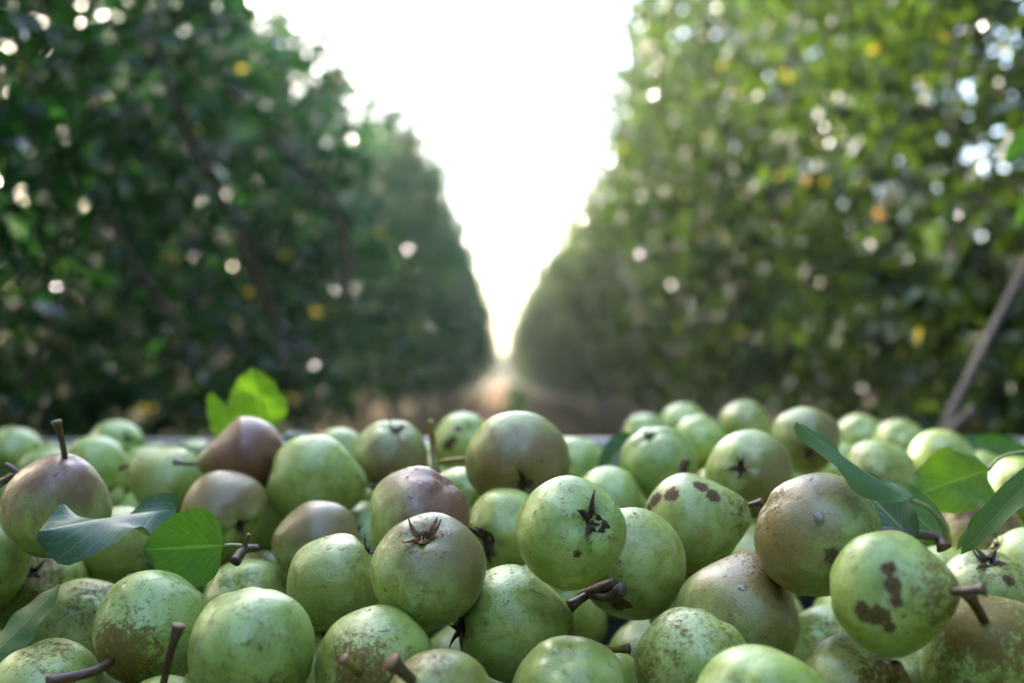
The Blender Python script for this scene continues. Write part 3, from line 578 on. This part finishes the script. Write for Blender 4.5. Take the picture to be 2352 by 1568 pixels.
PEARS = [
(1, 32, 1041.0, 122, 1.0807, 's', 30, 1110, 1, 0.2, 'g', 'pale back row pear at the shaded end, near the pear with the upright stem'),
(2, 266, 1025.0, 122, 1.0807, 'c', 292, 1008, 1, 0.1, 'g', "blurred pear at the bin's back with its dark eye turned to the side"),
(72, 105, 1096.0, 132, 1.0041, 's', 110, 1110, 1, 0.1, 'g', 'pale sliver of a pear tucked behind the tall upright stem'),
(3, 213, 1075, 150, 0.8918, 's', 270, 1120, -1, 0.2, 'g', 'smooth pale pear just behind the pear with the upright stem'),
(4, 130, 1160, 240, 0.5831, 's', 152, 1062, 0.5, 0.25, 'p', 'large pear with a tall brown stem standing upright and a mauve shoulder'),
(5, 330, 1094.0, 132, 1.0041, 's', 360, 1100, -1, 0.1, 'g', 'small pale pear low between two larger ones behind the silvery leaf'),
(6, 385, 1108, 170, 0.7914, 's', 310, 1070, 0.2, 0.35, 'y', 'yellow-green pear lying behind the silvery folded leaf'),
(71, 452, 1146.0, 160, 0.8437, 's', 452, 1150, -1, 0.1, 'g', 'shaded pear directly under the dark sideways stem of the maroon pear'),
(7, 562, 1048, 184, 0.7408, 's', 468, 1063, 0.1, 0.48, 'P', 'maroon flushed teardrop pear with its stem pointing sideways'),
(8, 516, 1176, 195, 0.69, 'c', 552, 1208, 1, 0.1, 'b', 'bronze pear whose dark eye faces out above the round green leaf'),
(9, 722, 1104, 218, 0.7189, 's', 832, 1125, -0.1, 0.32, 'g', 'bright pale green pear beside the maroon teardrop pear'),
(10, 778, 1058.0, 150, 0.8918, 's', 830, 1060, -1, 0.1, 'g', 'pale pear peeping between the bright green pear and the one with a crowned top'),
(11, 898, 1050, 176, 0.7702, 'c', 910, 985, 0.6, 0.1, 'b', 'olive pear with a dark dried eye on its very top'),
(12, 1064, 1019.0, 142, 0.9382, 's', 1040, 1060, -1, 0.1, 'g', 'green pear with two dark oblong bruises at the back of the heap'),
(13, 1190, 1058, 240, 0.6736, 'c', 1202, 1112, 1, 0.15, 'b', 'highest big bronze pear on the skyline, its eye facing down'),
(14, 960, 1190, 236, 0.5918, 's', 880, 1290, -0.5, 0.2, 'P2', 'dewy pear with a rosy shoulder behind the pear with starry dried sepals'),
(15, 1062, 1167.0, 188, 0.7255, 's', 1080, 1200, -1, 0.1, 'g', 'small pale pear wedged between the rosy dewy pear and the big skyline pear'),
(16, 1166, 1213.0, 186, 0.6292, 'c', 1122, 1236, 1, 0.15, 'g', 'green pear with a torn black eye, wedged left of the eye-scarred pear'),
(17, 1320, 1078.0, 150, 0.8918, 's', 1380, 1100, -1, 0.1, 'g', 'pale pear beside the big skyline pear, next to a dark leaf'),
(18, 1402, 1163.0, 182, 0.7352, 's', 1490, 1200, -0.1, 0.45, 'g', 'pale teardrop pear tapering down behind the speckled pear with the side eye'),
(19, 1308, 1222, 256, 0.5, 'c', 1372, 1196, 1, 0.1, 'g2', 'large sharp pear with a long ragged eye scar on its side'),
(20, 1512, 1066, 180, 0.7658, 'c', 1492, 1003, 0.5, 0.2, 'g', 'pale pear with a black hollow eye on top and a stem stub before it'),
(21, 1720, 1088, 200, 0.686, 'c', 1702, 1076, 1, 0.1, 'b2', 'olive edged pear whose small black eye looks straight out'),
(22, 1598, 1200, 232, 0.6008, 's', 1722, 1163, 0.2, 0.4, 'g3', 'pear with two tan scabby patches and a stem reaching to the bronze pear'),
(23, 1675, 1172.5, 165, 0.817, 's', 1760, 1200, -1, 0.1, 'y', 'yellowish pear hidden behind the pear with tan scabby patches'),
(24, 1606, 1015.0, 124, 1.0644, 's', 1570, 1080, -1, 0.3, 'g', 'blurred pear with a bright white shine at the back of the heap'),
(25, 1484, 1008.0, 116, 1.1331, 's', 1500, 1040, -1, 0.1, 'g', 'low blurred pear first in the back cluster beyond the bin rim line'),
(26, 1570, 981.0, 112, 1.1711, 's', 1580, 1020, -1, 0.1, 'g', 'blurred pear peeping above the one with the white shine'),
(27, 1710, 979.0, 118, 1.115, 's', 1700, 1030, -1, 0.2, 'g', 'blurred solitary pear standing high in the back cluster'),
(28, 1848, 1010, 158, 0.8501, 'c', 1858, 1040, 1, 0.1, 'b2', 'largest blurred pear of the back cluster, dark eye low on its front'),
(29, 1976, 1006.0, 112, 1.1711, 's', 1974, 1040, -1, 0.1, 'g', 'blurred round pear behind the tip of the folded leaf'),
(30, 2066, 1021.0, 118, 1.115, 's', 2066, 1050, -1, 0.1, 'g', 'blurred pear with a pale shine nearest the foot of the leaning stick'),
(31, 2160, 1060, 150, 0.8918, 's', 2110, 1080, -1, 0.1, 'g', 'big pale blurred pear before the leaning stick'),
(32, 2015, 1092, 168, 0.8036, 's', 2012, 1100, 1, 0.1, 'g4', 'pale pear with a brown stem hollow facing out behind the folded leaf'),
(33, 1935, 1080.0, 130, 1.0184, 's', 1944, 1100, -1, 0.1, 'g', 'small pale pear behind the middle of the folded leaf'),
(34, 2335, 1130.0, 160, 0.8403, 's', 2330, 1150, -1, 0.1, 'm', 'brownish pear under the arching pale leaf stalk'),
(35, 1880, 1230, 286, 0.4966, 's', 2010, 1300, -0.3, 0.15, 'B', 'large russet bronze pear with a folded leaf lying across its top'),
(36, 2050, 1360, 284, 0.4417, 's', 2172, 1352, 0.55, 0.38, 'g5', 'near pear with two black scabs and a thick stem jutting sideways'),
(37, 1745, 1299.0, 208, 0.6623, 's', 1718, 1300, -1, 0.1, 'g', 'pear glimpsed deep between the scabby pear and the russet bronze pear'),
(38, 1450, 1295, 254, 0.5551, 's', 1395, 1345, 0.75, 0.15, 'g6', 'clean green pear half hidden behind the pear with the ragged eye scar'),
(39, 1695, 1415, 286, 0.5185, 's', 1745, 1285, -0.2, 0.22, 'b3', 'bronze topped pear lying below the russet bronze pear with trickled water'),
(40, 1590, 1535, 276, 0.4709, 's', 1560, 1640, 0.2, 0.25, 'M', 'brown mottled pear in front of the bronze topped one'),
(41, 1748, 1645, 325, 0.4184, 's', 1800, 1700, -1, 0.2, 'g', 'closest pale pear at the bottom with a broad glossy shine'),
(42, 1310, 1606, 285, 0.47, 's', 1330, 1700, -1, 0.15, 'g', 'pale smooth pear at the bottom beneath the pear with the spiky side eye'),
(43, 1180, 1432, 264, 0.5332, 'c', 1062, 1440, 0.28, 0.36, 'g', 'green pear with a spiky black eye sticking out of its side'),
(44, 984, 1312, 264, 0.5117, 'c', 975, 1240, 0.62, 0.1, 'b4', 'sharp olive pear with a starry brown dried eye on top'),
(45, 768, 1338.0, 220, 0.56, 'c', 852, 1258, 0.15, 0.15, 'g2', 'pale green pear touching the starry eyed pear, its eye pointing outward'),
(46, 731, 1246, 198, 0.635, 'c', 826, 1225, -0.1, 0.15, 'b', 'dull bronze pear behind the pale pear with the outward eye'),
(47, 857, 1528, 270, 0.4781, 's', 832, 1545, 1, 0.2, 'g7', 'russet sided pear with a short yellow stem pointing at the viewer'),
(48, 1008, 1622, 256, 0.4408, 's', 950, 1560, 0.7, 0.1, 'p2', 'rosy beige pear at the bottom with a dark stub of stem'),
(49, 580, 1492, 292, 0.4737, 's', 600, 1620, 0.3, 0.1, 'g8', 'big pale pear with fine brown freckles and a rusty base'),
(50, 348, 1442, 262, 0.5, 's', 268, 1508, 0.8, 0.15, 'R', 'russet freckled pear with a long brown stem pointing down and outward'),
(51, 372, 1672, 235, 0.4613, 's', 384, 1572, 0.5, 0.1, 'g', 'pear at the bottom edge with a tall reddish stem rising from it'),
(52, 105, 1606, 262, 0.49, 's', 105, 1700, -0.5, 0.2, 'm2', 'pale glossy pear in the bottom corner under the long brown stem'),
(53, 192, 1441.0, 222, 0.6109, 's', 150, 1520, -1, 0.1, 'm3', 'speckled green pear behind the russet freckled one'),
(54, -48, 1292, 228, 0.5958, 's', 0, 1400, -1, 0.2, 'g', 'pear cut by the frame at the shaded end, above the blue-grey leaf'),
(55, 85, 1356.0, 222, 0.6458, 'c', 76, 1312, 1, 0.1, 'b5', 'dark olive pear with a gaping eye, in the shade above the blue-grey leaf'),
(56, 272, 1262.0, 200, 0.6904, 's', 338, 1300, 0.3, 0.2, 'y2', 'olive green pear in shade below the silvery folded leaf'),
(57, 568, 1395.0, 218, 0.635, 's', 600, 1450, -1, 0.2, 'm', 'brown topped pear behind the big freckled pale pear'),
(60, 1905, 1498.0, 212, 0.6511, 's', 1900, 1520, -1, 0.1, 'm4', 'shaded green pear with scratchy brown streaks under the two-scab pear'),
(61, 1960, 1590, 262, 0.475, 's', 2066, 1560, 0.6, 0.3, 'p3', 'shiny brownish pear at the bottom with a stem pointing at the viewer'),
(62, 2295, 1530, 340, 0.4635, 's', 2272, 1450, 0.6, 0.2, 'M2', 'very large brown-shouldered pear in the corner with a stem leaning over it'),
(63, 2266, 1376.0, 228, 0.5885, 'c', 2272, 1285, 0.6, 0.1, 'm', 'russet flecked pear with a spiky black eye on top behind the jutting stem'),
(64, 2362, 1313.0, 200, 0.6221, 'c', 2292, 1258, 0.3, 0.1, 'g', 'green pear cut by the frame with a coiled black eye on its side'),
(65, 2252, 1238, 190, 0.7185, 's', 2252, 1300, -1, 0.1, 'p4', 'reddish brown pear beneath the bright translucent leaf'),
(66, 2175, 1363.5, 215, 0.6597, 's', 2160, 1400, -1, 0.1, 'g', 'green sliver of pear behind the shoulder of the two-scab pear'),
(58, 600, 1356.0, 188, 0.7254, 's', 600, 1350, -1, 0.1, 'g', 'small green glimpse of pear between the round leaf and the bronze pears'),
(67, 850, 1241.0, 182, 0.7471, 's', 845, 1300, -1, 0.1, 'g', 'shadowed pear in the gap between the bright green pear and rosy dewy pear'),
(73, 345, 1191.0, 150, 0.8918, 's', 342, 1200, -1, 0.1, 'm', 'pale rounded pear top showing just behind the silvery folded leaf'),
(78, 1245, 1380.0, 200, 0.686, 's', 1200, 1400, -1, 0.1, 'g', 'pale glimpse of pear under the fork of stems by the ragged eye scar'),
(81, 2250, 1100.0, 130, 1.0184, 's', 2250, 1100, -1, 0.1, 'g', 'blurred pale pear under the blurred green leaf by the stick'),
(84, 440, 1072.5, 125, 1.0564, 's', 440, 1060, -1, 0.1, 'g', 'blurred pear under the pale leaf near the back wall')]
FILL = [
(2102, 1202, 0.825, 0.0278, 'g', 'shaded pear under the translucent leaf, beside the pale arching stalk'),
(466, 1302, 0.75, 0.0295, 'b5', 'deeply shaded pear below the bronze pear with the outward eye'),
(609, 1199, 0.765, 0.0277, 'g', 'shadowed pear in the gap right of the bronze pear above the round leaf'),
(1, 1537, 0.645, 0.0276, 'g', 'pear sliver under the blue-grey leaf at the frame edge'),
(2078, 1573, 0.51, 0.0275, 'g', 'pear sliver between the two-scab pear and the pear with a stem over it'),
(2169, 1136, 1.065, 0.029, 'g', "pear sliver behind the broad translucent leaf's lower edge"),
(790, 1182, 0.795, 0.0292, 'g', 'dark pear sliver between the bright green pear and the rosy dewy pear'),
(733, 1535, 0.57, 0.0285, 'g', 'pear sliver between the freckled pale pear and the russet sided pear'),
(313, 1588, 0.54, 0.0288, 'g', 'pear sliver beside the tall reddish stem at the bottom edge'),
(262, 1132, 1.035, 0.0274, 'm', 'pear sliver between the upright-stem pear and the yellow-green pear'),
(1589, 1390, 0.615, 0.0287, 'g', 'pear sliver between the clean green pear and the bronze topped pear'),
(950, 1113, 0.825, 0.0271, 'g', 'pear sliver beneath the upright greenish twig')]
for p in PEARS: pear(*p)
for k, (fx, fy, fd, fr, ft, fl) in enumerate(FILL):
    pear(200 + k, fx, fy, 2 * fr * F0 / fd, fd, 's', fx + 20, fy + 60, -1, .15, ft, fl, R=fr)

# pears packed below the top layer and towards the near end of the bin
occ = [(at(p[1], p[2], p[4]), p[3] * p[4] / F0 / 2) for p in PEARS] + [(at(f[0], f[1], f[2]), f[3]) for f in FILL]
rgf = random.Random(77); packed = []; nrow = 0
protos = []
yv = Y0 + .035
while yv < Y1 - .03:
    xv = X0 + .035 + (.033 if nrow % 2 else 0)
    while xv < X1 - .03:
        x = xv + rgf.uniform(-.008, .008); y = yv + rgf.uniform(-.008, .008)
        if True:
            zs = .86 - .185 + .115 * min(1, max(0, (y - .35) / .7)); w_ = Vector((x, y, zs)) - CAM; dz = w_.dot(fwd)
            px = W0 / 2 + w_.dot(RIGHT) / dz * F0; py = H0 / 2 - w_.dot(UP) / dz * F0
            inside = -90 < px < W0 + 90 and py < H0 + 70
            for k in range(7):
                z = zs - ((.062 if y < .75 else .042) if inside else 0) - k * .012; c = Vector((x, y, z)); r_ = rgf.uniform(.027, .030)
                if all((c - o).length > .955 * (r_ + ro_) for o, ro_ in occ):
                    occ.append((c, r_)); packed.append((c, r_, inside)); break
        xv += .064
    yv += .056; nrow += 1
lab, grp = 'shadowed pear packed beneath the top layer, glimpsed only through dark gaps', 'pears packed beneath the top layer'
below = [p for p in packed if p[2]]; around = [p for p in packed if not p[2]]
for k, (c, r_, inside) in enumerate(below):
    if k < 4:
        w_ = c - CAM; dz = w_.dot(fwd); cx_ = W0 / 2 + w_.dot(RIGHT) / dz * F0; cy_ = H0 / 2 - w_.dot(UP) / dz * F0
        o = pear(300 + k, cx_, cy_, 2 * .0285 * F0 / dz, dz, 's', cx_ + 30, cy_ + 50, -1, .12 + .06 * k, ('g', 'y', 'm', 'b2')[k], lab, grp, R=.0285); protos.append(o)
    else:
        o = protos[k % 4].copy(); col.objects.link(o); tag(o, lab, 'pear', grp)
        o.matrix_world = Matrix.Translation(c) @ Matrix.Rotation(rgf.random() * 6.28, 4, 'X') @ Matrix.Rotation(rgf.random() * 6.28, 4, 'Z') @ Matrix.Scale(r_ / .0285, 4)
# the many pears of the rest of the bin, mostly out of frame, added to keep light out: one object
V = []; Fc = []; yl = []; blv = []; rs = []
for k, (c, r_, inside) in enumerate(around):
    R3 = Matrix.Rotation(rgf.random() * 6.28, 3, 'X') @ Matrix.Rotation(rgf.random() * 6.28, 3, 'Z'); b0 = len(V); tp_ = rgf.uniform(.1, .4); bb = rgf.choice((0, 0, .3, .8)); yy = rgf.random() * .6
    for i in range(25):
        th = math.pi * i / 24; ct = math.cos(th); t = max(0, ct); sm = t * t * (3 - 2 * t)
        for j in range(28):
            ph = j * math.pi / 14; rad = math.sin(th) * (1 - tp_ * .75 * sm); p = Vector((rad * math.cos(ph), rad * math.sin(ph), ct * (1 + tp_ * .34 * t * t)))
            p *= r_ * (1 + .05 * noise.noise(p * 1.3 + Vector((k * 3.1, 0, 0)))); V.append(c + R3 @ p); yl.append(yy); blv.append(bb * max(0, (R3 @ p).z / r_ * .6 + .4)); rs.append(.15 + .4 * max(0, ct - .6))
    for i in range(24):
        for j in range(28): j2 = (j + 1) % 28; Fc.append((b0 + i * 28 + j, b0 + i * 28 + 28 + j, b0 + i * 28 + 28 + j2, b0 + i * 28 + j2))
o = mesh_obj('heaped_pears', V, Fc, M['pear'], attrs={'yellow': yl, 'blush': blv, 'maroon': [0] * len(V), 'russet': rs, 'spot': [0] * len(V)})
tag(o, 'unseen rest of the pear heap, added to keep light out of the gaps', 'pears', kind='stuff')
print('packed', len(packed), sum(1 for p in packed if p[2]))

# ------------------------------------------------------------------ leaves among the pears
LV = leaf
LV((404, 1166, .575), (88, 1210, .50), 230, (.05, .96, .32), 'leaf_blue', 'long silvery folded leaf reflecting the sky, draped over two pears', fold=-.35, curl=.06, wave=.20, seed=3, tipw=.9)
LV((514, 1252, .535), (326, 1262, .52), 190, (.05, .1, 1), 'leaf_green', 'round bright green leaf standing upright with a pale midrib', fold=.1, curl=.03, wave=.03, pet=[(516, 1252, .535), (532, 1251, .54), (552, 1253, .55)], seed=5, tipw=.72)
LV((-60, 1545, .49), (147, 1338, .50), 118, (-.45, .55, .7), 'leaf_grey', 'blue-grey leaf with a dark scratch reaching in from the frame edge', fold=-.12, curl=-.05, wave=.03, seed=8)
LV((606, 985, .86), (575, 846, .84), 150, (.1, -.1, 1), 'leaf_sunny', 'taller upright blurred green leaf behind the maroon pear', fold=.3, curl=.1, wave=.05, pet=[(604, 980, .86), (625, 972, .86), (645, 988, .86)], seed=9, tipw=.8)
LV((545, 1010, .87), (480, 903, .86), 84, (-.5, .0, .9), 'leaf_sunny', 'shorter blurred green leaf leaning away from the taller one', fold=.3, curl=.1, wave=.05, seed=10, tipw=.8)
LV((512, 1046, .80), (408, 1012, .86), 90, (0, .95, .3), 'leaf_blue', 'small pale leaf lying flat near the bin wall', fold=-.3, wave=.1, seed=11)
LV((640, 1000, .82), (722, 985, .84), 50, (0, .9, .4), 'leaf_blue', 'narrow bluish leaf between the maroon pear and the bright green pear', fold=-.3, wave=.1, seed=12)
LV((1448, 1000, .80), (1378, 1090, .76), 72, (-.35, -.05, 1), 'leaf_dark', 'dark green leaf tucked against the pear with a hollow eye', fold=.3, seed=13)
LV((2094, 1150, .455), (1824, 978, .49), 92, (.35, .75, .75), 'leaf_grey', 'long grey-green leaf with a curled tip lying across the russet bronze pear', fold=-.55, curl=-.10, wave=.17, pet=[(2092, 1148, .455), (2130, 1164, .453), (2163, 1200, .455), (2178, 1240, .47)], prad=.0011, seed=14)
LV((2100, 1240, .49), (1935, 1075, .53), 120, (-.1, .3, 1), 'leaf_dark', 'shadowed lower half of the long grey-green leaf, shade put in its colour', fold=.2, curl=.05, seed=15)  # dark blade stands for the folded leaf's lower half, shade in its colour
LV((2172, 1245, .53), (2000, 1092, .57), 110, (.2, .2, 1), 'leaf_green', 'mid green leaf behind the pale arching leaf stalk', fold=.25, curl=.1, seed=16)
LV((2272, 1078, .62), (2090, 1140, .60), 165, (0, .5, .9), 'leaf_sunny', 'broad translucent yellow-green leaf with a notched wavy edge', fold=.15, curl=.12, wave=.12, pet=[(2270, 1080, .62), (2290, 1056, .62), (2320, 1043, .62), (2372, 1036, .63)], prad=.0010, seed=17, tipw=.75)
LV((2420, 1050, .50), (2200, 1270, .52), 74, (-.75, .35, .7), 'leaf_grey', 'curved grey-green leaf entering from the frame edge above the spiky eyed pear', fold=.35, curl=.12, wave=.05, seed=18)
LV((2330, 1140, .55), (2192, 1262, .56), 60, (-.2, .8, .5), 'leaf_green', 'narrow shaded leaf beneath the curved grey-green leaf', fold=.3, seed=19)
LV((2262, 1030, .95), (2185, 1008, .95), 60, (0, .9, .4), 'leaf_blue', 'tiny pale blurred leaf beside the foot of the leaning stick', fold=.1, seed=20)
LV((2380, 1055, .9), (2230, 1005, .92), 66, (0, .5, .9), 'leaf_green', 'blurred bright leaf at the heap edge next to the leaning stick', fold=.2, seed=21)

# loose twigs
def twig(label, paths, mat='stem_k', name='twig'):
    B = at(*paths[0][0][0]); root = empty(name, B); tag(root, label, 'twig')
    for k, (pts, r0, r1) in enumerate(paths):
        sp = spline([at(*p) - B for p in pts], 16); v, f = tube(sp, [r0 + (r1 - r0) * i / 15 for i in range(16)], 9, rough=.2, seed=k)
        mesh_obj('stalk' if k == 0 else 'side_shoot', v, f, M[mat], root)
    return root
twig('upright greenish twig beside the highest pear on the skyline', [([(1004, 1090, .70), (994, 1020, .71), (989, 965, .71)], .0027, .0022), ([(1008, 1062, .70), (1035, 1056, .69), (1072, 1054, .67)], .0016, .0019)], 'stem_y')
twig('short dark stub standing before the pale hollow-eyed pear', [([(1566, 1100, .70), (1570, 1075, .70), (1577, 1054, .70)], .0030, .0033)])
twig('brown forked twig at the frame edge by the upright stem', [([(-30, 1125, .60), (22, 1098, .60), (52, 1084, .60)], .0028, .0022), ([(40, 1090, .60), (28, 1075, .60), (12, 1066, .60)], .0018, .0016)])
twig('dark forked twig lying in the gap below the ragged eye scar', [([(1412, 1338, .52), (1350, 1362, .53), (1300, 1400, .55)], .003, .0026), ([(1350, 1362, .53), (1400, 1370, .52), (1428, 1352, .51)], .0026, .0036)])
twig('knobbly dark spur at the base of the round green leaf', [([(540, 1290, .56), (560, 1262, .57), (590, 1258, .58)], .0030, .0022), ([(560, 1262, .57), (566, 1240, .57), (572, 1226, .57)], .0018, .0012)])

# leaning dead branch behind the bin
B = Vector((.30, 1.50, 0)); a1 = at(2170, 985, 1.62); a2 = at(2352, 618, 1.78); a3 = at(2560, 200, 1.95)
root = empty('dead_branch', B); tag(root, 'bare grey branch leaning out of the sunlit row behind the pears', 'branch')
sp = spline([B - B, (B + a1) / 2 - B + Vector((.02, 0, .02)), a1 - B, a2 - B, a3 - B], 30); v, f = tube(sp, [.0105 - .004 * i / 29 for i in range(30)], 10, rough=.2, seed=2)
mesh_obj('stem', v, f, M['dead'], root)
f1 = at(2180, 1000, 1.60); f2 = at(2240, 938, 1.58); v, f = tube(spline([a1 - B + (f1 - a1) * .6 - Vector((0, 0, .05)), f1 - B, f2 - B], 10), [.011 - .003 * i / 9 for i in range(10)], 8, rough=.2)
mesh_obj('side_shoot', v, f, M['dead'], root)

# hanging shoot from the sunlit row, near the frame edge
root = empty('hanging_shoot', at(2700, 120, 1.25)); tag(root, 'bright green leafy shoot hanging in at the frame edge from the sunlit row', 'shoot')
B = Vector(root.location)
v, f = tube(spline([Vector((0, 0, 0)), at(2520, 200, 1.22) - B, at(2420, 310, 1.2) - B, at(2390, 520, 1.2) - B], 16), [.004 - .0025 * i / 15 for i in range(16)], 8)
mesh_obj('stalk', v, f, M['bark'], root)
LV((2425, 300, 1.2), (2305, 370, 1.18), 90, (.2, .5, .8), 'leaf_green', '', parent=root, fold=.3, seed=22)
LV((2400, 420, 1.2), (2335, 520, 1.18), 60, (.2, .5, .8), 'leaf_green', '', parent=root, fold=.3, seed=23)
LV((2480, 230, 1.2), (2400, 180, 1.22), 80, (.2, .5, .8), 'leaf_green', '', parent=root, fold=.3, seed=24)

# weed clump in the middle of the track
r = np.random.RandomState(3); n = 420; P = r.normal(0, 1, (n, 3)) * np.array([.13, .4, .20]) + np.array([0, 0, .33]); P[:, 2] = np.clip(P[:, 2], .02, .75)
D = r.normal(0, 1, (n, 3)); D[:, 2] = abs(D[:, 2]); D /= np.linalg.norm(D, axis=1)[:, None]; S = np.cross(D, r.normal(0, 1, (n, 3))); S /= np.linalg.norm(S, axis=1)[:, None]
V = np.stack([P, P + D * .05 + S * .022, P + D * .12, P + D * .05 - S * .022], 1).reshape(-1, 3)
root = empty('weed', (.30, 19, 0)); tag(root, 'green weed clump growing in the bare track between the rows', 'plant')
mesh_obj('leaves', V, np.arange(n * 4).reshape(n, 4), M['weed'], root, smooth=False, attrs={'tone': np.repeat(r.rand(n) * .85, 4)})
v, f = join([tube([(math.cos(k) * .03, math.sin(k) * .1, -.02), (math.cos(k) * .08, math.sin(k) * .25, .3), (math.cos(k) * .12, math.sin(k) * .4, .55)], [.006, .005, .002], 5) for k in range(7)])
mesh_obj('stalk', v, f, M['weed'], root, attrs={'tone': [0.4] * len(v)})
